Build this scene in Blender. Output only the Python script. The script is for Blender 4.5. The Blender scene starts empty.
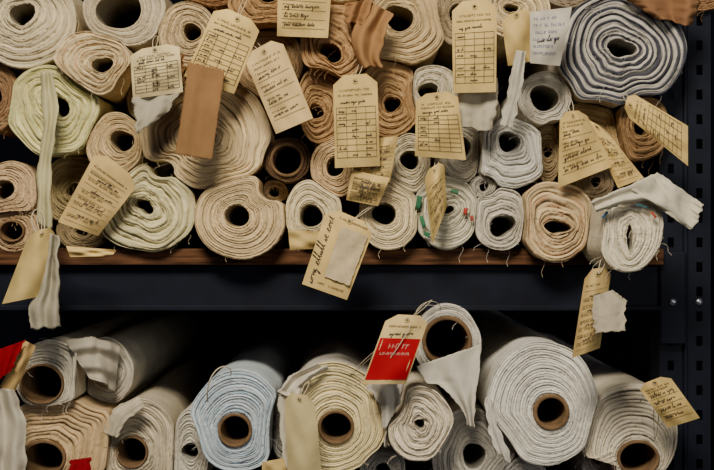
import bpy, math, random
import numpy as np
from mathutils import Vector, noise as mnoise
random.seed(7); rng=np.random.default_rng(11)
S=0.0016; D=2.0
def W(px,py,y=0.0):
    k=S*(D+y)/D
    return ((px-357)*k, y, (235-py)*k)
def lin(c):
    return tuple(((v/255)/12.92 if v/255<=0.04045 else ((v/255+0.055)/1.055)**2.4) for v in c)

# ---------------- materials
def nodemat(name):
    m=bpy.data.materials.new(name); m.use_nodes=True
    nt=m.node_tree; b=nt.nodes['Principled BSDF']; return m,nt,b
def fabric_mat(name,scale=700,bump=0.5,lo=.82,sc1=22,sc3=90):
    m,nt,b=nodemat(name); N=nt.nodes; L=nt.links
    at=N.new('ShaderNodeAttribute'); at.attribute_name='Col'
    tc=N.new('ShaderNodeTexCoord')
    n1=N.new('ShaderNodeTexNoise'); n1.inputs['Scale'].default_value=sc1; n1.inputs['Detail'].default_value=8
    L.new(tc.outputs['Object'],n1.inputs['Vector'])
    mr=N.new('ShaderNodeMapRange'); mr.inputs[1].default_value=0.3; mr.inputs[2].default_value=0.7
    mr.inputs[3].default_value=lo; mr.inputs[4].default_value=1.08
    L.new(n1.outputs['Fac'],mr.inputs[0])
    vm=N.new('ShaderNodeVectorMath'); vm.operation='SCALE'
    L.new(at.outputs['Color'],vm.inputs[0]); L.new(mr.outputs[0],vm.inputs['Scale'])
    L.new(vm.outputs[0],b.inputs['Base Color'])
    b.inputs['Roughness'].default_value=0.97
    b.inputs['Specular IOR Level'].default_value=0.06
    n2=N.new('ShaderNodeTexNoise'); n2.inputs['Scale'].default_value=scale; n2.inputs['Detail'].default_value=3
    L.new(tc.outputs['Object'],n2.inputs['Vector'])
    n3=N.new('ShaderNodeTexNoise'); n3.inputs['Scale'].default_value=sc3; n3.inputs['Detail'].default_value=6
    L.new(tc.outputs['Object'],n3.inputs['Vector'])
    ad=N.new('ShaderNodeMath'); ad.operation='MULTIPLY_ADD'; ad.inputs[1].default_value=0.5
    L.new(n2.outputs['Fac'],ad.inputs[0]); L.new(n3.outputs['Fac'],ad.inputs[2])
    bp=N.new('ShaderNodeBump'); bp.inputs['Strength'].default_value=bump; bp.inputs['Distance'].default_value=0.004
    L.new(ad.outputs[0],bp.inputs['Height']); L.new(bp.outputs[0],b.inputs['Normal'])
    return m
def simple(name,c,rough=0.8,metal=0.0,ns=20,var=0.15,bump=0.1,stretch=None,spec=.3):
    m,nt,b=nodemat(name); N=nt.nodes; L=nt.links
    tc=N.new('ShaderNodeTexCoord'); mp=N.new('ShaderNodeMapping')
    if stretch: mp.inputs['Scale'].default_value=stretch
    L.new(tc.outputs['Object'],mp.inputs[0])
    n=N.new('ShaderNodeTexNoise'); n.inputs['Scale'].default_value=ns; n.inputs['Detail'].default_value=8
    L.new(mp.outputs[0],n.inputs['Vector'])
    r=N.new('ShaderNodeValToRGB'); c=lin(c)
    r.color_ramp.elements[0].position=0.3; r.color_ramp.elements[1].position=0.7
    r.color_ramp.elements[0].color=tuple(x*(1-var) for x in c)+(1,)
    r.color_ramp.elements[1].color=tuple(min(1,x*(1+var)) for x in c)+(1,)
    L.new(n.outputs['Fac'],r.inputs[0]); L.new(r.outputs[0],b.inputs['Base Color'])
    b.inputs['Roughness'].default_value=rough; b.inputs['Metallic'].default_value=metal
    b.inputs['Specular IOR Level'].default_value=spec
    bp=N.new('ShaderNodeBump'); bp.inputs['Strength'].default_value=bump; bp.inputs['Distance'].default_value=0.002
    L.new(n.outputs['Fac'],bp.inputs['Height']); L.new(bp.outputs[0],b.inputs['Normal'])
    return m
M_FAB=fabric_mat('woven_fabric',bump=.5)
M_FLAP=fabric_mat('draped_fabric',bump=.35,lo=.86,sc3=50)
M_CARD=simple('cardboard_tube',(116,92,66),0.95,ns=60,var=0.3,spec=.1)
M_PAPER=fabric_mat('tag_paper',300,0.06,lo=.78,sc1=30)
M_INK=simple('print_ink',(84,72,56),0.8)
M_HAND=simple('pen_ink',(50,46,52),0.8)
M_BLUE=simple('blue_ink',(80,96,140),0.8)
M_STR=simple('string',(200,188,160),0.9)
M_DARK=simple('eyelet_shadow_hole',(25,20,18),0.9)
M_METAL=simple('painted_rack_steel',(11,16,30),0.6,0.0,ns=30,var=0.3,spec=.2)
M_WALL=simple('dark_wall_paint',(9,12,24),0.9,ns=4,spec=.1)
M_WOOD=simple('shelf_wood',(84,56,36),0.85,ns=12,var=0.8,bump=0.6,stretch=(1,14,14),spec=.15)
M_CONC=simple('floor_concrete',(40,42,48),0.8,ns=6)
M_BOLT=simple('zinc_bolt',(190,195,200),0.35,0.9)
M_RED=simple('red_print',(170,12,26),0.8,var=0.08,spec=.1)
M_WHITE=simple('white_print',(215,170,150),0.8)

def mkobj(name,verts,faces,mats,midx=None,cols=None,smooth=True,parent=None):
    me=bpy.data.meshes.new(name); me.from_pydata(verts,[],faces)
    for m in mats: me.materials.append(m)
    if midx is not None: me.polygons.foreach_set('material_index',np.array(midx,dtype=np.int32))
    if smooth: me.polygons.foreach_set('use_smooth',np.ones(len(me.polygons),dtype=bool))
    if cols is not None:
        a=me.color_attributes.new('Col','FLOAT_COLOR','POINT')
        a.data.foreach_set('color',np.array(cols,dtype=np.float32).ravel())
    me.update()
    o=bpy.data.objects.new(name,me); bpy.context.collection.objects.link(o)
    if parent: o.parent=parent
    return o

# ---------------- fabric rolls
CRM=(222,202,160); WHT=(224,216,200)
BRN=(140,104,70)
R=[]
def roll(cx,cy,rx,ry,hx=0,hy=0,hrx=11,hry=None,hrot=0,col=CRM,yf=0.0,tube=0,wob=1.0,var=0.18,thick=2.4,col2=None,length=1.1,harm=0.03,dish=0.0,outer=None,gro=1.0):
    R.append(dict(cx=cx,cy=cy,rx=rx,ry=ry,hx=hx,hy=hy,hrx=hrx,hry=hry if hry else hrx,hrot=math.radians(hrot),col=col,yf=yf,tube=tube,wob=wob,var=var,thick=thick*.80,col2=col2,length=length,harm=harm,dish=dish,outer=outer,gro=gro))
# top row
roll(22,18,52,50,0,-4,12,11,col=(206,192,160),yf=-.02,wob=1.6,thick=2.8)
roll(92,62,37,32,10,3,11,7,20,col=(212,192,152),yf=-.05,wob=1.5,col2=(170,126,80))
roll(125,8,40,38,-6,2,22,19,col=(196,182,154),yf=.0,wob=.8)
roll(188,34,30,32,4,-2,9,8,col=(190,168,130),yf=.0,var=.35)
roll(214,-22,40,28,0,0,8,col=BRN,yf=.02)
roll(262,0,34,26,6,-4,9,6,col=(162,128,88),yf=-.01,var=.3)
roll(268,62,34,36,0,0,8,6,col=(190,162,120),yf=.05)
roll(300,-26,30,24,0,0,8,col=BRN,yf=.02)
roll(338,42,38,38,-7,10,13,8,-20,col=(176,140,98),yf=-.02,wob=2.2,thick=3.4,harm=.06)
roll(402,22,44,43,-3,-4,14,13,col=(200,176,134),yf=.0,wob=1.2)
roll(345,-30,30,30,col=CRM,yf=0)
roll(458,14,24,32,0,0,9,9,col=(164,146,116),yf=.04)
roll(516,8,33,30,-5,0,7,4,col=(204,184,144),yf=.0,var=.4)
roll(621,50,64,57,0,-2,17,8,-10,col=(192,186,174),yf=-.03,wob=1.8,thick=3.6,var=.1,col2=(30,36,60),harm=.04)
roll(570,-20,34,26,0,0,8,col=(156,140,118),yf=.02)
roll(700,-20,36,30,0,0,8,col=(150,116,82),yf=.02)
# second row
roll(-6,96,24,36,0,0,8,col=(142,112,82),yf=.0,var=.3)
roll(53,110,47,45,4,-5,14,9,-35,col=(216,208,152),yf=-.03,wob=1.9,thick=3.8,harm=.05,col2=(182,182,126))
roll(114,146,27,34,8,-5,12,10,col=(196,172,130),yf=-.02,var=.35)
roll(148,98,22,24,0,0,7,col=(178,160,126),yf=.06)
roll(206,134,63,55,-3,2,9,6,col=(218,196,154),yf=-.02,wob=1.9,thick=2.9,harm=.035,gro=1)
roll(287,160,23,22,0,0,17,17,col=(98,76,56),yf=.0,tube=3)
roll(322,104,24,40,-6,8,8,6,col=(172,138,96),yf=.02,wob=1.8)
roll(389,98,32,40,3,6,9,7,col=(184,150,106),yf=.02,wob=1.6)
roll(433,92,27,27,-4,0,11,9,col=(208,198,172),yf=-.01)
roll(408,164,22,30,2,-4,10,9,col=(198,186,156),yf=-.01,var=.3)
roll(463,152,23,30,0,-4,8,12,col=(200,192,172),yf=.02)
roll(476,110,24,24,0,0,8,col=(182,172,148),yf=.05)
roll(509,153,38,36,0,-11,12,9,-15,col=(206,202,190),yf=-.02,wob=1.5,thick=3.0,harm=.05)
roll(545,98,27,26,-1,0,15,12,-20,col=(212,205,186),yf=-.01,tube=0,wob=.8)
roll(592,140,36,38,0,0,9,8,col=(198,172,122),yf=.03)
roll(641,127,28,34,0,0,7,9,col=(160,128,90),yf=.0,var=.35,wob=1.8)
roll(548,152,14,30,0,0,5,col=(168,148,114),yf=.05)
# third row
roll(8,190,30,28,-6,0,11,10,col=(204,176,138),yf=-.01,wob=.9)
roll(14,229,24,22,-2,2,13,11,col=(182,154,118),yf=.0,tube=2)
roll(74,190,32,34,0,0,8,6,col=(192,174,128),yf=.04,wob=1.8)
roll(82,232,26,18,0,0,6,4,col=(178,158,120),yf=.04)
roll(146,208,48,44,-2,-2,11,6,-20,col=(214,204,160),yf=-.02,wob=2.4,thick=4.0,harm=.06)
roll(240,217,45,41,-3,-1,12,11,col=(210,186,144),yf=-.04,wob=.35,thick=3.0,var=.25,harm=.015)
roll(313,212,28,32,-2,4,12,11,col=(220,204,166),yf=-.02,wob=.9)
roll(335,167,24,30,0,0,9,9,col=(212,184,142),yf=.0,tube=0)
roll(390,214,30,36,-6,0,12,11,col=(222,205,166),yf=-.03,wob=.8,var=.25)
roll(369,172,18,20,0,0,6,col=(178,150,112),yf=.05)
roll(446,212,33,36,0,-2,8,4,10,col=(222,216,190),yf=-.02,wob=1.6,outer='print')
roll(501,218,28,32,1,8,14,10,10,col=(212,204,186),yf=-.02,wob=1.3)
roll(557,221,38,40,0,6,15,6,-5,col=(210,186,146),yf=-.05,wob=1.4,var=.35,thick=3.8,harm=.05,col2=(178,130,94))
roll(630,229,32,43,0,8,3,14,0,col=(222,212,186),yf=-.16,wob=1.2,thick=3.8,outer='border')
# fill behind
roll(484,186,14,12,0,0,5,col=(194,188,174),yf=.0)
roll(596,182,18,20,0,0,5,col=(152,134,106),yf=.06)
roll(274,192,14,12,0,0,5,col=(192,168,130),yf=.05)
roll(170,172,14,10,0,0,3,col=(170,158,124),yf=.06)
# lower shelf
roll(50,376,36,35,-8,8,22,20,col=(214,206,186),yf=.0,tube=2,wob=1.2,thick=2.2)
roll(62,440,58,44,-18,18,22,18,col=(206,178,136),yf=.02,tube=3,wob=1.2,thick=3.6)
roll(140,446,38,46,-8,6,16,16,col=(206,194,168),yf=.04,wob=1.6,tube=2)
roll(237,421,45,51,-2,9,17,17,col=(202,213,220),yf=-.02,wob=.8,tube=3,thick=2.6,col2=(162,192,212))
roll(334,419,52,56,2,8,18,17,col=(234,218,170),yf=-.03,wob=.9,tube=3,thick=2.8,outer='white')
roll(448,343,33,37,-1,-2,25,25,col=(216,210,196),yf=-.02,wob=.7,tube=4,thick=1.8)
roll(420,424,33,36,0,0,5,5,col=(226,214,190),yf=-.05,wob=1.8,thick=2.8,harm=.03)
roll(474,456,42,46,0,0,12,col=(220,214,200),yf=.03,wob=1.0)
roll(543,404,56,60,8,8,18,18,col=(230,226,214),yf=-.02,wob=.8,tube=4,thick=2.4)
roll(630,436,47,52,8,22,21,18,col=(228,218,194),yf=.0,wob=1.2,tube=3,thick=2.6)
roll(190,452,18,44,0,0,8,col=(214,208,192),yf=.05)
roll(383,470,22,26,0,0,7,col=(204,200,188),yf=.03)
roll(285,424,16,36,0,0,5,col=(194,190,180),yf=.06)
roll(106,372,26,34,0,0,6,col=(194,187,170),yf=.09)
roll(598,458,16,40,0,0,6,col=(198,194,186),yf=.06)
roll(520,480,30,22,0,0,8,col=(204,200,192),yf=.03)
roll(391,392,14,22,0,0,5,col=(204,198,190),yf=.08)
roll(680,480,24,22,0,0,6,col=(100,90,78),yf=.05)

for r in R:
    k=S*(D+r['yf'])/D
    r['c']=np.array([(r['cx']-357)*k,(235-r['cy'])*k]); r['a']=r['rx']*k*1.03; r['b']=r['ry']*k*1.03; r['k']=k
T=121
TH=np.linspace(0,2*np.pi,T)
def outline(i):
    r=R[i]; a,b=r['a'],r['b']
    dx,dz=np.cos(TH),np.sin(TH)
    e=1/np.sqrt((dx/a)**2+(dz/b)**2)
    ph=rng.uniform(0,6.28,5)
    h=1+r['harm']*(np.sin(2*TH+ph[0])*.5+np.sin(3*TH+ph[1])*.6+np.sin(5*TH+ph[2])*.3+np.sin(8*TH+ph[3])*.2)
    e=e*h; out=e.copy()
    for j,q in enumerate(R):
        if j==i: continue
        d=np.linalg.norm(q['c']-r['c'])
        if d>max(a,b)+max(q['a'],q['b'])+.01: continue
        def nd(t):
            x=r['c'][0]+t*dx-q['c'][0]; z=r['c'][1]+t*dz-q['c'][1]
            return np.sqrt((x/q['a'])**2+(z/q['b'])**2)
        bad=nd(e)<1.04
        lo=np.zeros(T); hi=e.copy()
        for _ in range(16):
            m=(lo+hi)/2; f=m/e>nd(m)
            hi=np.where(f,m,hi); lo=np.where(f,lo,m)
        out=np.where(bad,np.minimum(out,lo-.0006),out)
    o=out[:-1]
    o=np.minimum((np.roll(o,1)+np.roll(o,-1)+2*o+np.roll(o,2)+np.roll(o,-2))/6,o+.0005)
    o=np.append(o,o[0])
    return np.maximum(o,.008)
FR=np.array([0,.2,.5,.8])
for i,r in enumerate(R):
    o=outline(i); c=r['c']; k=r['k']
    OX=c[0]+o*np.cos(TH); OZ=c[1]+o*np.sin(TH)
    h=np.array([c[0]+r['hx']*k,c[1]-r['hy']*k])
    ph=rng.uniform(0,6.28,40)
    hr=1+.10*r['wob']*np.sin(3*TH+ph[0])*.5+.06*r['wob']*np.sin(2*TH+ph[1])
    if r['tube']: hr=1+0*TH
    ca,sa=math.cos(r['hrot']),math.sin(r['hrot'])
    den=np.sqrt(((np.cos(TH)*ca+np.sin(TH)*sa)/(r['hrx']*k))**2+((-np.cos(TH)*sa+np.sin(TH)*ca)/(r['hry']*k))**2)
    rad=hr/den
    HX=h[0]+rad*np.cos(TH); HZ=h[1]+rad*np.sin(TH)
    N=max(3,int(((r['rx']+r['ry'])/2-(r['hrx']+r['hry'])/2)/r['thick']))
    K=4*N+5
    kk=np.arange(K)
    s=(kk//4+FR[kk%4])[:,None]+(TH/(2*np.pi))[None,:]-1
    u=np.clip(s/N,0,1)
    sc=np.clip(s,0,N)
    th=TH[None,:]
    ww=r['wob']
    wave=u*(1-u)*ww*(.10*np.sin(2*th+ph[2]+1.5*u)+.06*np.sin(3*th+ph[3]+3*u)+.03*np.sin(5*th+ph[4]-4*u)+.008*np.sin(9*th+ph[5]+6*u))
    un=u+.014*ww*np.sin(sc*1.2+ph[6])*np.minimum(1,4*u*(1-u))*np.sin(th+ph[7]+sc*.2)
    uu=np.clip(un+wave,0,1)
    X=HX[None,:]*(1-uu)+OX[None,:]*uu; Z=HZ[None,:]*(1-uu)+OZ[None,:]*uu
    groove=(kk%4==0)[:,None]*np.ones_like(u)
    g=.5+.5*np.sin(sc*1.7+ph[8]+1.3*np.sin(th+ph[9]))*np.sin(th+ph[10]+sc*.5)+.25*np.sin(3*th+ph[11]+sc*2.1)+.35*np.sin(sc*2.9+ph[25])
    g=np.clip(g,.1,1.6)*r['gro']
    Y=r['yf']+groove*g*.014
    Y=Y+.0011*ww*(np.sin(sc*2.3+ph[12]+np.sin(th*2+ph[13]))+.5*np.sin(5*th+ph[14]+sc*1.2)+.2*np.sin(13*th+ph[15]+sc*3.7))
    Y=Y+.0006*rng.standard_normal(u.shape)*(1-groove)*np.where((TH==TH[-1])|(TH==0),0,1)[None,:]
    Y=Y+r['dish']*(1-u)
    cl=(u<=0)|(u>=1)
    Y=np.where(cl,r['yf']+.003,Y)
    base=np.array(lin(r['col']))
    tint=1+r['var']*(.6*np.sin(sc*1.9+ph[16]+.5*np.sin(th+ph[17]))+.5*np.sin(sc*4.1+ph[18]+2*np.sin(th+ph[19])))
    C=base[None,None,:]*tint[:,:,None]
    if r['col2']:
        b2=np.array(lin(r['col2']))
        if sum(r['col2'])<180: mx=np.clip((np.sin(sc*3.1+ph[20]+.6*np.sin(2*th))+.15)*2.2,0,1)*.9
        else: mx=np.clip(1.1*np.sin(sc*2.2+ph[20])*np.sin(3*th+ph[21]+sc)-.2,0,1)*.8
        C=C*(1-mx[:,:,None])+b2*mx[:,:,None]
    V=[np.stack([X,Y,Z],-1).reshape(-1,3)]; CC=[C.reshape(-1,3)]
    F=[]
    def grid(off,rows,flip=False):
        a=(np.arange(rows-1)[:,None]*T+np.arange(T-1)[None,:]).ravel()+off
        q=np.stack([a,a+1,a+T+1,a+T],-1)
        return q if not flip else q[:,::-1]
    F.append(grid(0,K)); MI=[np.zeros(len(F[-1]))]
    off=K*T
    MB=22; yy=np.concatenate([[.003,.006,.012],np.linspace(.03,r['length'],MB-3)])[:,None]
    wr=-(.012*ww*(1+np.sin(5*th+ph[22]+yy*7+1.5*np.sin(yy*5+ph[23])))+.006*ww*(1+np.sin(11*th+ph[24]-yy*13)))*np.minimum(1,yy/.05)
    BX=c[0]+(OX-c[0])[None,:]*(1+wr); BZ=c[1]+(OZ-c[1])[None,:]*(1+wr)
    BY=r['yf']+yy+0*th
    V.append(np.stack([BX,BY,BZ],-1).reshape(-1,3))
    cb=np.broadcast_to(base,(MB*T,3)).copy().reshape(MB,T,3)
    if r['outer']=='white': cb[:]=lin((222,214,200))
    CC.append(cb.reshape(-1,3)); g_=grid(off,MB); F.append(g_); MI.append(np.zeros(len(g_)))
    lastrow=off+(MB-1)*T; off+=MB*T
    if r['tube']:
        tw=r['tube']*k
        prot=-.004
        rows=[(0,.004),(0,prot),(-tw*.15,prot-.001),(-tw*.85,prot-.001),(-tw,prot+.001),(-tw,.1),(-tw,r['length']-.05)]
    else:
        rows=[(0,.003),(-.0005,.006),(-.001,.02),(-.002,.06),(-.003,.2),(-.003,r['length']-.05)]
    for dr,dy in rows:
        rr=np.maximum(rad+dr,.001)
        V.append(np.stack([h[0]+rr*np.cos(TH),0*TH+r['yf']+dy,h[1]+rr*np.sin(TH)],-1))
        CC.append(np.broadcast_to(base*.5,(T,3)))  # hole wall colour darkened to paint in shade inside the core
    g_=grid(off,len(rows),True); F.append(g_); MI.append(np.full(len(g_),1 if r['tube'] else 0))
    innerlast=off+(len(rows)-1)*T; off+=len(rows)*T
    faces=np.concatenate(F).tolist(); mi=np.concatenate(MI).tolist()
    faces.append([lastrow+j for j in range(T-1)]); mi.append(0)
    faces.append([innerlast+j for j in range(T-1)]); mi.append(0)
    VV=np.concatenate(V); CCC=np.concatenate(CC)
    tv=[];tf=[]
    nthr=int(6+9*ww)
    for _ in range(nthr):
        ki=rng.integers(4,K-4); tj=rng.integers(0,T-1)
        if rng.random()<.4: ki=K-5
        p=np.array([X[ki,tj],Y[ki,tj]-.0005,Z[ki,tj]])
        dr=rng.normal(0,1,3); dr[1]=-abs(dr[1])*.4; dr/=np.linalg.norm(dr)
        ln=rng.uniform(.006,.024); n=6
        b0=off+len(tv)
        for q in range(n):
            t=q/(n-1); pp=p+dr*ln*t+np.array([.004*math.sin(t*4+q*.3),0,-.010*t*t])
            for a_ in range(3):
                an=a_*2.094; tv.append(pp+np.array([math.cos(an),math.sin(an)*.5,math.sin(an)])*.0003)
        for q in range(n-1):
            for a_ in range(3):
                tf.append([b0+q*3+a_,b0+q*3+(a_+1)%3,b0+q*3+3+(a_+1)%3,b0+q*3+3+a_])
    VV=np.concatenate([VV,np.array(tv)]); CCC=np.concatenate([CCC,np.broadcast_to(np.minimum(base*1.1,1),(len(tv),3))])
    faces+=tf; mi+=[0]*len(tf)
    C4=np.concatenate([np.clip(CCC,0,1),np.ones((len(CCC),1))],1)
    mkobj('fabric_roll',VV.tolist(),faces,[M_FAB,M_CARD],mi,C4)

# ---------------- paper tags
TAGC=(220,190,122)
def tube_pts(pts,rad,V,F,MI,CO,mi,col):
    n=len(pts); b0=len(V); seg=5
    for i,p in enumerate(pts):
        p=Vector(p); a=Vector(pts[max(0,i-1)]); b=Vector(pts[min(n-1,i+1)])
        t=(b-a); t=t.normalized() if t.length>1e-9 else Vector((0,0,1))
        x=t.cross(Vector((0,1,0))); x=x.normalized() if x.length>1e-4 else Vector((1,0,0)); y=t.cross(x)
        for s in range(seg):
            an=s*2*math.pi/seg; V.append(tuple(p+(x*math.cos(an)+y*math.sin(an))*rad)); CO.append((*col,1))
    for i in range(n-1):
        for s in range(seg):
            F.append([b0+i*seg+s,b0+i*seg+(s+1)%seg,b0+(i+1)*seg+(s+1)%seg,b0+(i+1)*seg+s]); MI.append(mi)
def bez(p,n=14):
    out=[]
    for i in range(n+1):
        t=i/n; q=[Vector(x) for x in p]
        while len(q)>1: q=[q[j].lerp(q[j+1],t) for j in range(len(q)-1)]
        out.append(q[0])
    return out
LET={'n':[(.1,.5),(.3,.55),(.35,0),(.5,.5),(.62,.5),(.66,0)],'e':[(.1,.25),(.4,.35),(.3,.6),(.08,.4),(.2,0),(.5,.05)],
 'l':[(.2,.6),(.4,1.3),(.28,1.4),(.2,.8),(.25,0),(.45,.05)],'i':[(.18,.5),(.2,0),(.35,.05)],
 'g':[(.4,.55),(.1,.4),(.15,0),(.4,.3),(.4,-.6),(.2,-.7),(.3,-.2),(.6,.1)],'o':[(.3,.55),(.08,.3),(.2,0),(.42,.25),(.3,.55),(.55,.45)],
 't':[(.2,.5),(.3,1.1),(.26,0),(.45,.05)],'s':[(.2,.3),(.3,.6),(.4,.2),(.2,-.02),(.45,.05)],'u':[(.12,.5),(.15,.05),(.35,.05),(.42,.5),(.45,0),(.6,.05)]}
def tag(TL,TR,BR,BL,d=-.06,curl=.008,bend=.01,style='grid',col=TAGC,clip=True,string=None,hole=(.5,.07),name='paper_tag',seed=None,lean=0):
    rd=random.Random(seed if seed is not None else TL[0]*7+TL[1])
    V=[];F=[];MI=[];CO=[]
    mats=[M_PAPER,M_INK,M_HAND,M_STR,M_DARK,M_BLUE,M_RED,M_WHITE,M_FAB]
    P_=rd.uniform(0,6)
    def pxy(u,v):
        return ((1-u)*(1-v)*TL[0]+u*(1-v)*TR[0]+u*v*BR[0]+(1-u)*v*BL[0],
                (1-u)*(1-v)*TL[1]+u*(1-v)*TR[1]+u*v*BR[1]+(1-u)*v*BL[1])
    def dep(u,v): return d+curl*((2*u-1)**2)-bend*math.sin(v*2.6+P_*.2)+lean*v+.002*math.sin(u*5+v*7+P_)+.0012*math.sin(u*11-v*9+P_)
    def P(u,v,off=0):
        x,y=pxy(u,v); return W(x,y,dep(u,v)-off)
    nu,nv=10,20; sh=rd.uniform(.84,1.04); lc=tuple(x*sh for x in lin(col))
    for j in range(nv+1):
        v=j/nv; w=1
        if clip and v<.1: w=.52+.48*v/.1
        for i in range(nu+1):
            u=.5+(i/nu-.5)*w; V.append(P(u,v)); CO.append((*lc,1))
    for j in range(nv):
        for i in range(nu):
            a=j*(nu+1)+i; F.append([a,a+1,a+nu+2,a+nu+1]); MI.append(0)
    Wd=math.dist(pxy(0,.5),pxy(1,.5)); Ht=math.dist(pxy(.5,0),pxy(.5,1))
    def rib(pts,w,mi):
        b0=len(V)
        n=len(pts)
        for i,(u,v) in enumerate(pts):
            a=pts[max(0,i-1)]; b=pts[min(n-1,i+1)]
            du=(b[0]-a[0])*Wd; dv=(b[1]-a[1])*Ht; l=math.hypot(du,dv) or 1
            nx,ny=-dv/l*w/2/Wd,du/l*w/2/Ht
            V.append(P(u+nx,v+ny,.0009)); V.append(P(u-nx,v-ny,.0009)); CO.extend([(*lc,1)]*2)
        for i in range(n-1):
            F.append([b0+2*i,b0+2*i+1,b0+2*i+3,b0+2*i+2]); MI.append(mi)
    def seg(u0,v0,u1,v1,w,mi,n=8):
        rib([(u0+(u1-u0)*t/n,v0+(v1-v0)*t/n) for t in range(n+1)],w,mi)
    def glyphs(u0,v,u1,h,mi=1,w=.36):
        u=u0; cw=h*.62/Wd; hh=h/Ht
        while u<u1-cw:
            if rd.random()<.14: u+=cw; continue
            t=rd.random()
            if t<.5: seg(u,v,u,v+hh,w,mi,1); seg(u,v+hh*rd.choice([0,.5,1]),u+cw*.7,v+hh*rd.choice([0,.5,1]),w,mi,1)
            elif t<.8: rib([(u+cw*.35+cw*.35*math.cos(a),v+hh*.5+hh*.5*math.sin(a)) for a in [0,1.2,2.4,3.6,4.8,6]],w,mi)
            else: seg(u,v+hh,u+cw*.35,v,w,mi,1); seg(u+cw*.7,v+hh,u+cw*.35,v,w,mi,1)
            u+=cw*1.15
    def hand(u0,v0,u1,v1,h,mi=2,w=.45):
        L=math.hypot((u1-u0)*Wd,(v1-v0)*Ht)
        ax=((u1-u0)*Wd/L,(v1-v0)*Ht/L); nx=(ax[1],-ax[0]); h=h*.75
        pos=0; 
        while pos<L-h*.3:
            ctrl=[(pos,0)]
            for _ in range(rd.randint(2,6)):
                lt=LET[rd.choice('nneeliigootsu')]
                for (a,b) in lt: ctrl.append((pos+a*h*1.1,b*h))
                pos+=lt[-1][0]*h*1.1
                if pos>L: break
            for _ in range(2):
                q=[ctrl[0]]
                for a,b in zip(ctrl[:-1],ctrl[1:]):
                    q+=[(a[0]*.75+b[0]*.25,a[1]*.75+b[1]*.25),(a[0]*.25+b[0]*.75,a[1]*.25+b[1]*.75)]
                ctrl=q+[ctrl[-1]]
            rib([(u0+(ax[0]*(p+.25*q_)+nx[0]*q_)/Wd,v0+(ax[1]*(p+.25*q_)+nx[1]*q_)/Ht) for p,q_ in ctrl],w,mi)
            pos+=h*.5
    if style=='grid':
        glyphs(.14,.15,.86,2.4); glyphs(.1,.21,.9,1.8)
        hand(.15,.31,.7,.30,4)
        v=.35
        for r_ in range(9):
            seg(.06,v,.94,v,.45,1)
            if r_<8:
                for c_ in range(3):
                    if rd.random()<.5: hand(.1+.3*c_,v+.05,.24+.3*c_,v+.05,3.2,2,.38)
            v+=.068
        for uu in (.06,.28,.5,.72,.94): seg(uu,.35,uu,.35+.068*8,.45,1)
    elif style=='lines':
        v=.18
        for r_ in range(9):
            if rd.random()<.85: glyphs(.1,v,rd.uniform(.6,.92),2.2,1,.35)
            if r_%2: hand(.3,v+.065,.8,v+.06,4,2,.4)
            seg(.08,v+.075,.92,v+.075,.3,1)
            v+=.085
    elif style=='hand':
        glyphs(.12,.14,.9,2.2); glyphs(.12,.2,.8,1.8)
        for r_ in range(4):
            v=.34+r_*.16; hand(.12,v,.12+rd.uniform(.5,.75),v-.02,5,2,.45); seg(.08,v+.03,.92,v+.03,.4,1)
            glyphs(.1,v-.075,.5,1.6)
    elif style=='blue':
        for r_ in range(6):
            glyphs(.1,.12+r_*.13,rd.uniform(.7,.95),3.0,5,.4)
        hand(.2,.6,.8,.55,6,2,.6)
    elif style=='swatch':
        hand(.20,.96,.20,.14,9,2,.75)
        glyphs(.3,.06,.9,2.2); glyphs(.3,.9,.9,2.2)
        b0=len(V)
        for j in range(13):
            for i in range(9):
                u=.38+.56*i/8+.008*math.sin(j*2.3); v=.16+.66*j/12+.008*math.sin(i*3)
                V.append(P(u,v,.004+.0012*math.sin(i*1.3+j*.8))); CO.append((*lin((206,186,148)),1))
        for j in range(12):
            for i in range(8):
                a=b0+j*9+i; F.append([a,a+1,a+10,a+9]); MI.append(8)
    elif style=='red':
        b0=len(V)
        for j in range(11):
            for i in range(7):
                V.append(P(.03+.94*i/6,.34+.60*j/10,.0006)); CO.append((*lc,1))
        for j in range(10):
            for i in range(6):
                a=b0+j*7+i; F.append([a,a+1,a+8,a+7]); MI.append(6)
        glyphs(.3,.42,.8,5.0,7,.6)
        glyphs(.15,.54,.85,3,7,.4)
        glyphs(.1,.15,.9,2.4); hand(.2,.3,.8,.28,5,2,.5)
    if hole:
        hu,hv=hole
        for rr0,rr1,mi in ((1.4,2.8,0),(0,1.4,4)):
            b0=len(V); n=14
            for a in range(n):
                an=a*2*math.pi/n
                for rr in (rr0,rr1):
                    V.append(P(hu+rr*math.cos(an)/Wd,hv+rr*math.sin(an)/Ht,.0012)); CO.append((*[x*.7 for x in lc],1))
            for a in range(n):
                b=(a+1)%n; F.append([b0+2*a,b0+2*a+1,b0+2*b+1,b0+2*b]); MI.append(mi)
        if string:
            h0=Vector(P(hu,hv,.002)); 
            for k_,s_ in enumerate(string):
                e=Vector(W(s_[0],s_[1],s_[2] if len(s_)>2 else d+.03)); 
                for q in (-1,1):
                    m1=h0.lerp(e,.35)+Vector((q*.004,-.012,-.004+.003*q)); m2=h0.lerp(e,.7)+Vector((q*.006,-.01,.004))
                    tube_pts(bez([h0,m1,m2,e]),.0006,V,F,MI,CO,3,lc)
    return mkobj(name,V,F,mats,MI,CO)

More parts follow.
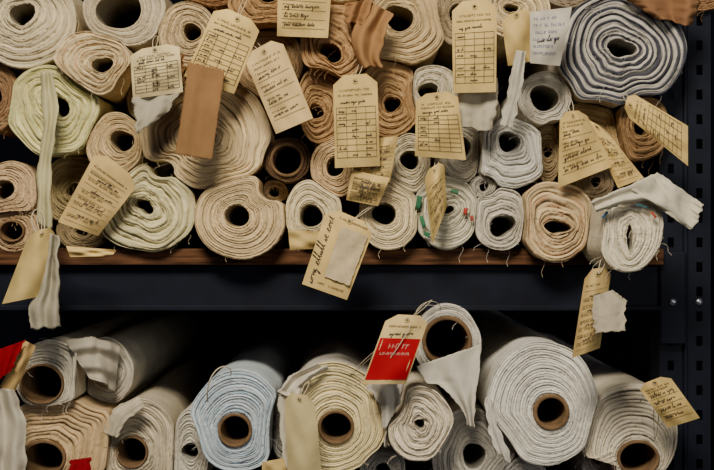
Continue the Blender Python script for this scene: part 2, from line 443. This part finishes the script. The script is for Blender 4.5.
# ---------------- loose cloth pieces
def cloth(Lp,Rp,d=-.05,amp=.008,waves=1.5,col=WHT,name='fabric_flap',n=44,m=28,fray=.4,dd=0,mat=None,zig=0,crump=.0055):
    Lp=np.array(Lp,float);Rp=np.array(Rp,float)
    def rs(P,n):
        if P.shape[1]==2: P=np.concatenate([P,np.full((len(P),1),d)],1)
        dl=np.concatenate([[0],np.cumsum(np.linalg.norm(np.diff(P[:,:2],axis=0),axis=1))]); dl/=dl[-1]
        t=np.linspace(0,1,n); Q=np.stack([np.interp(t,dl,P[:,c]) for c in range(3)],-1)
        for _ in range(6):
            Q[1:-1]=(Q[:-2]+2*Q[1:-1]+Q[2:])/4
        return Q
    A=rs(Lp,n);B=rs(Rp,n); V=[];CO=[];F=[]; rd=random.Random(int(Lp[0][0]*3+Lp[0][1])); p0=rd.uniform(0,6)
    lc=lin(col)
    wv=[mnoise.noise(Vector((i*.16,p0,0)))*4.5 for i in range(max(n,m)+1)]
    soft=1 if (fray>.3 and not zig) else 0
    for j in range(n):
        v=j/(n-1)
        for i in range(m):
            u=i/(m-1); P=A[j]*(1-u)+B[j]*u
            e=fray if (j in(0,n-1) or i in (0,m-1)) else .05
            z=(zig*(1 if i%2 else -1)) if j in (0,n-1) else 0
            edge=wv[j]*(2*u-1)*.6*soft
            z+=soft*mnoise.noise(Vector((u*3.2,p0+4,0)))*5*v**3
            nz=mnoise.noise(Vector((P[0]*.07+p0,P[1]*.022,p0)))*1.5+mnoise.noise(Vector((P[0]*.15,P[1]*.05+p0,1.7)))*.5
            y=P[2]+amp*math.sin(waves*2*math.pi*u+p0+1.2*v)+crump*nz+dd*v
            V.append(W(P[0]+rd.uniform(-e,e)+edge,P[1]+rd.uniform(-e,e)+z,y)); CO.append((*lc,1))
    for j in range(n-1):
        for i in range(m-1):
            a=j*m+i; F.append([a,a+1,a+m+1,a+m])
    o=mkobj(name,V,F,[mat or M_FLAP],None,CO)
    s=o.modifiers.new('thickness','SOLIDIFY'); s.thickness=.0009
    return o
def cord(pts,name='string_loop',rad=.0011,col=(214,206,186)):
    V=[];F=[];MI=[];CO=[]
    tube_pts(bez([W(*p) for p in pts],28),rad,V,F,MI,CO,0,lin(col))
    return mkobj(name,V,F,[M_STR],MI,CO)

# tags, upper shelf
tag((278,-22),(332,-18),(328,38),(277,36),d=-.06,style='hand',clip=False,hole=None)
tag((130,51),(179,42),(183,92),(133,99),d=-.10,style='grid',col=(226,206,154),string=[(157,36,-.04)])
tag((217,4),(262,24),(234,94),(184,76),d=-.08,style='grid',string=[(248,-4,-.02)])
tag((243,56),(280,36),(313,118),(276,134),d=-.085,style='hand',string=[(250,40,-.03)],col=(222,192,134))
cloth([(188,62),(184,100),(175,154)],[(225,70),(219,110),(212,160)],d=-.10,amp=.002,col=(140,106,70),name='fabric_swatch',zig=1.0,crump=.002)
tag((333,76),(377,73),(380,166),(335,168),d=-.085,style='grid',string=[(362,62,-.03)])
tag((416,95),(457,90),(466,160),(415,156),d=-.085,style='grid',string=[(444,78,-.02)])
tag((452,2),(497,-2),(496,92),(453,93),d=-.09,style='grid')
tag((530,12),(572,7),(560,66),(530,63),d=-.09,style='blue',col=(212,204,186),clip=False,hole=None)
tag((501,18),(531,6),(536,60),(508,66),d=-.07,style='plain',string=[(500,40,-.02)])
tag((560,112),(584,110),(614,166),(558,188),d=-.09,style='hand',string=[(566,95,-.03)],curl=.016)
tag((585,118),(604,128),(644,178),(618,188),d=-.07,style='lines')
tag((623,113),(629,91),(688,126),(688,166),d=-.10,style='grid',string=[(622,94,-.03)])
tag((378,138),(398,136),(390,182),(352,186),d=-.06,style='lines',clip=False,hole=None)
tag((352,170),(390,178),(378,206),(346,200),d=-.07,style='lines',hole=None,clip=False)
tag((328,206),(375,226),(347,300),(302,284),d=-.10,style='swatch',string=[(372,207,-.05)],curl=.004)
tag((98,148),(140,182),(98,236),(58,222),d=-.05,style='lines',col=(214,184,122),hole=None)
tag((30,232),(56,226),(42,296),(2,304),d=-.10,style='plain',string=[(40,205,-.05)],curl=.02,col=(214,188,122))
tag((424,172),(444,160),(447,206),(432,245),d=-.08,style='lines',curl=.02,string=[(440,150,-.03)],col=(214,186,118))
tag((288,230),(330,232),(330,248),(290,250),d=-.075,style='plain',hole=None,clip=False,bend=.004)
tag((66,246),(116,250),(112,256),(70,257),d=-.075,style='plain',hole=None,clip=False,bend=.004)
tag((586,270),(612,266),(600,348),(572,358),d=-.14,style='lines',curl=.02,string=[(603,258,-.12)],col=(218,188,124))
cloth([(594,296),(592,320),(596,334)],[(612,290),(626,300),(625,330)],d=-.165,amp=.002,col=(184,174,150),name='fabric_swatch',crump=.003)
# lower tags
tag((388,314),(430,316),(406,384),(362,384),d=-.10,style='red',string=[(346,380,-.02),(432,300,-.03)],col=(224,196,136))
tag((637,386),(668,374),(700,418),(668,428),d=-.08,style='hand',string=[(640,402,-.03),(655,440,-.02)])
tag((284,392),(314,396),(322,474),(288,474),d=-.085,style='plain',string=[(310,378,-.03)],col=(212,194,142))
tag((0,386),(24,340),(36,346),(12,398),d=-.06,style='plain',hole=None,clip=False,col=(206,172,112))
cloth([(-6,352),(-6,386)],[(24,340),(14,366)],d=-.08,amp=.003,col=(140,12,26),name='red_fabric_swatch',crump=.002)
cloth([(70,460),(70,480)],[(91,457),(90,480)],d=-.05,amp=.002,col=(140,16,30),name='red_fabric_swatch',crump=.001)
tag((262,462),(284,458),(290,480),(262,482),d=-.07,style='plain',hole=None,clip=False)
# cloth flaps
cloth([(591,202),(612,192),(632,184),(652,174)],[(597,212),(622,204),(650,200),(692,230)],d=-.18,amp=.003,col=(204,196,174))
cloth([(630,188),(645,178),(658,173)],[(690,230),(697,222),(703,204)],d=-.175,amp=.004,col=(204,196,174))
cloth([(40,72),(45,120),(38,170),(37,226)],[(52,70),(58,110),(50,170),(52,230)],d=-.08,amp=.003,col=(190,182,140))
cloth([(47,232),(42,262),(36,290),(29,308),(31,330)],[(59,236),(58,262),(60,290),(57,310),(60,328)],d=-.09,amp=.006,waves=1.8,col=(172,165,144))
cloth([(372,2),(352,30),(352,50),(362,66)],[(392,14),(384,40),(380,60),(384,66)],d=-.05,amp=.008,col=(156,118,78))
cloth([(346,4),(344,20)],[(374,-2),(366,24)],d=-.045,amp=.008,col=(150,112,74))
cloth([(614,-8),(640,8),(660,22)],[(690,-12),(700,0),(692,26)],d=-.05,amp=.01,col=(136,100,70))
cloth([(455,94),(458,112),(462,130)],[(497,78),(497,104),(492,132)],d=-.06,amp=.004,col=(184,176,152))
cloth([(516,50),(508,90),(500,126)],[(526,52),(522,90),(512,128)],d=-.08,amp=.003,col=(190,184,168))
cloth([(132,98),(136,120),(136,134)],[(180,92),(168,112),(150,124)],d=-.09,amp=.003,col=(174,166,144))
cloth([(178,56),(172,80)],[(184,54),(184,84)],d=-.05,amp=.004,col=BRN)
cloth([(418,366),(426,384),(440,384),(462,410),(468,426)],[(480,344),(480,362),(477,384),(476,410),(474,428)],d=-.06,amp=.005,col=(204,198,182))
cloth([(-10,386),(-6,420),(-8,480)],[(14,390),(26,420),(26,480)],d=-.06,amp=.007,col=(196,188,168))
cloth([(284,396),(276,392),(292,374),(318,362)],[(300,396),(300,388),(312,378),(330,368)],d=-.05,amp=.005,col=(212,204,186))
cloth([(366,386),(380,404),(384,430)],[(392,372),(400,392),(400,404)],d=-.05,amp=.005,col=(206,200,186))
# loose outer ends on the lower shelf, following the curve of their rolls
cloth([(278,398,-.045),(280,430,-.05),(286,476,-.055)],[(304,376,-.04),(298,420,-.05),(306,476,-.055)],amp=.004,col=(208,200,180))
cloth([(372,374,-.04),(386,410,-.045),(384,446,-.045)],[(380,370,.0),(394,408,-.0),(394,446,.0)],amp=.003,col=(206,200,182))
cloth([(102,432,.02),(114,408,.02),(138,396,.02)],[(116,438,.005),(126,420,.0),(146,406,.0)],amp=.003,col=(196,186,162))
cloth([(66,340,.0),(92,336,.03),(120,344,.07)],[(88,378,-.005),(104,382,.01),(116,392,.06)],amp=.008,waves=2.2,col=(182,174,156))
cloth([(484,398,-.035),(488,430,-.035),(498,456,-.035)],[(490,396,-.03),(500,430,-.04),(512,462,-.035)],amp=.002,col=(212,207,194))
cord([(208,402,-.03),(204,378,-.07),(218,356,-.06),(236,366,-.04),(230,376,-.03)])
cord([(346,382,-.03),(352,392,-.07),(378,380,-.1),(398,352,-.12),(412,322,-.112)],rad=.0007)
cord([(416,312,-.108),(424,296,-.1),(444,300,-.06),(440,312,-.035)],rad=.0006)
cord([(36,232,-.1),(24,214,-.08),(38,196,-.07),(48,214,-.085),(44,230,-.1)],rad=.0008)
def motif(cx,cy,w,h,rot,col,y):
    ca,sa=math.cos(rot),math.sin(rot)
    cloth([(cx-w*ca/2,cy-w*sa/2),(cx-w*ca/2-h*sa,cy-w*sa/2+h*ca)],[(cx+w*ca/2,cy+w*sa/2),(cx+w*ca/2-h*sa,cy+w*sa/2+h*ca)],d=y,amp=.0005,col=col,name='printed_fabric_patch',n=4,m=6,fray=.3,crump=0)
for (x,y,w,h,r_,c_) in [(420,196,5,14,.2,(60,110,80)),(421,216,4,12,-.3,(64,120,86)),(428,232,6,5,.4,(60,110,80)),(466,208,4,7,.2,(170,70,60)),(472,216,3,5,0,(160,70,60)),(455,190,8,3,.2,(70,120,90))]:
    motif(x,y,w,h,r_,c_,-.03)
for (x,y,w,h,r_,c_) in [(612,206,12,2,-.3,(60,110,90)),(628,201,10,2,0,(180,60,60)),(642,205,12,2,.3,(60,100,110)),(654,214,8,2,.9,(180,80,60)),(604,214,8,2,-.8,(60,100,140))]:
    motif(x,y,w,h,r_,c_,-.172)

# ---------------- rack
def box(name,x0,x1,y0,y1,z0,z1,mat,bev=.002,parent=None):
    V=[(x,y,z) for x in(x0,x1) for y in(y0,y1) for z in(z0,z1)]
    F=[(0,1,3,2),(4,6,7,5),(0,4,5,1),(2,3,7,6),(0,2,6,4),(1,5,7,3)]
    o=mkobj(name,V,F,[mat],smooth=False,parent=parent)
    b=o.modifiers.new('b','BEVEL'); b.width=bev; b.segments=2
    return o
zt=(235-248)*S; zb=(235-265)*S
sh=bpy.data.objects.new('upper_shelf',None); bpy.context.collection.objects.link(sh)
box('board',-.75,W(664,0)[0],.0,1.15,zb,zt-.001,M_WOOD,parent=sh)
box('front_beam',-.75,W(664,0)[0],.02,.06,(235-311)*S,zb-.001,M_METAL,parent=sh)
box('beam_lip',-.75,W(664,0)[0],.012,.02,(235-311)*S,(235-306)*S,M_METAL,.001,parent=sh)
ls=bpy.data.objects.new('lower_shelf',None); bpy.context.collection.objects.link(ls)
box('board',-.75,W(664,0)[0],.0,1.15,(235-512)*S,(235-497)*S,M_WOOD,parent=ls)
box('front_beam',-.75,W(664,0)[0],.02,.06,(235-560)*S,(235-512.5)*S,M_METAL,parent=ls)

def post(name,px0,px1,y):
    e=bpy.data.objects.new(name,None); bpy.context.collection.objects.link(e)
    x0=W(px0,0)[0]; x1=W(px1,0)[0]; w=x1-x0
    zlo,zhi=-1.3,.9
    xs=[x0,x0+w*.16,x0+w*.28,x0+w*.40,x0+w*.60,x0+w*.72,x0+w*.84,x1]
    V=[];F=[]; n=int((zhi-zlo)/.02); 
    zs=[zlo+i*.02+(.0 if i%2==0 else -.004) for i in range(n+1)]
    for z in zs:
        for x in xs: V.append((x,y,z))
    for j in range(n):
        for i in range(7):
            if i in(1,5) and j%2==0: continue
            a=j*8+i; F.append([a,a+1,a+9,a+8])
    o=mkobj('perforated_face',V,F,[M_METAL],smooth=False,parent=e)
    s=o.modifiers.new('t','SOLIDIFY'); s.thickness=.003; s.offset=-1
    box('side_flange',x0,x0+.004,y+.003,y+.07,zlo,zhi,M_METAL,.001,parent=e)
    box('side_flange',x1-.004,x1,y+.003,y+.07,zlo,zhi,M_METAL,.001,parent=e)
    box('centre_rib',x0+w*.46,x0+w*.54,y-.006,y,zlo,zhi,M_METAL,.002,parent=e)
    return e
p=post('rack_upright',664,716,.03)
box('beam_connector_plate',W(662,0)[0],W(688,0)[0],.012,.026,(235-345)*S,(235-252)*S,M_METAL,.002,parent=p)
post('rack_upright',-90,-40,.03)
def bolt(px,py,y,par):
    V=[];F=[];n=14;x,_,z=W(px,py,y)
    prof=[(.0062,0),(.0062,-.0015),(.0045,-.0035),(.002,-.0045),(0.0001,-.0047)]
    for r_,dy in prof:
        for a in range(n):
            an=a*2*math.pi/n; V.append((x+r_*math.cos(an),y+dy,z+r_*math.sin(an)))
    for j in range(len(prof)-1):
        for a in range(n): F.append([j*n+a,j*n+(a+1)%n,(j+1)*n+(a+1)%n,(j+1)*n+a])
    mkobj('bolt',V,F,[M_BOLT],parent=par)
bolt(673,302,.011,p); bolt(699,302,.029,p)
def plane(name,vs,mat): return mkobj(name,vs,[[0,1,2,3]],[mat],smooth=False)
plane('wall_back',[(-4,1.35,-1.3),(4,1.35,-1.3),(4,1.35,2.2),(-4,1.35,2.2)],M_WALL)
plane('floor',[(-4,-4,-1.3),(4,-4,-1.3),(4,1.35,-1.3),(-4,1.35,-1.3)],M_CONC)

# ---------------- light, camera
def area(name,loc,tgt,size,en,col):
    l=bpy.data.lights.new(name,'AREA'); l.energy=en; l.color=col; l.shape='RECTANGLE'; l.size=size[0]; l.size_y=size[1]
    o=bpy.data.objects.new(name,l); bpy.context.collection.objects.link(o); o.location=loc
    o.rotation_euler=(Vector(tgt)-Vector(loc)).to_track_quat('-Z','Y').to_euler(); return o
area('ceiling_softbox',(-.35,-1.9,1.55),(0.02,0,-.10),(.8,.6),84,(1,.90,.74))
area('fill_light',(1.6,-2.6,.2),(0,0,-.15),(1.2,1.2),15,(1,.96,.88))  # added fill lamp from the right, not an actual window
w=bpy.data.worlds.new('World'); bpy.context.scene.world=w; w.use_nodes=True
w.node_tree.nodes['Background'].inputs[0].default_value=(.35,.45,.9,1); w.node_tree.nodes['Background'].inputs[1].default_value=.05
cam=bpy.data.cameras.new('Camera'); co=bpy.data.objects.new('Camera',cam); bpy.context.collection.objects.link(co)
co.location=(0,-D,0); co.rotation_euler=(math.pi/2,0,0); cam.sensor_width=36; cam.lens=36*D/(714*S); cam.clip_start=.05
cam.dof.use_dof=True; cam.dof.focus_distance=1.96; cam.dof.aperture_fstop=5.6
bpy.context.scene.camera=co
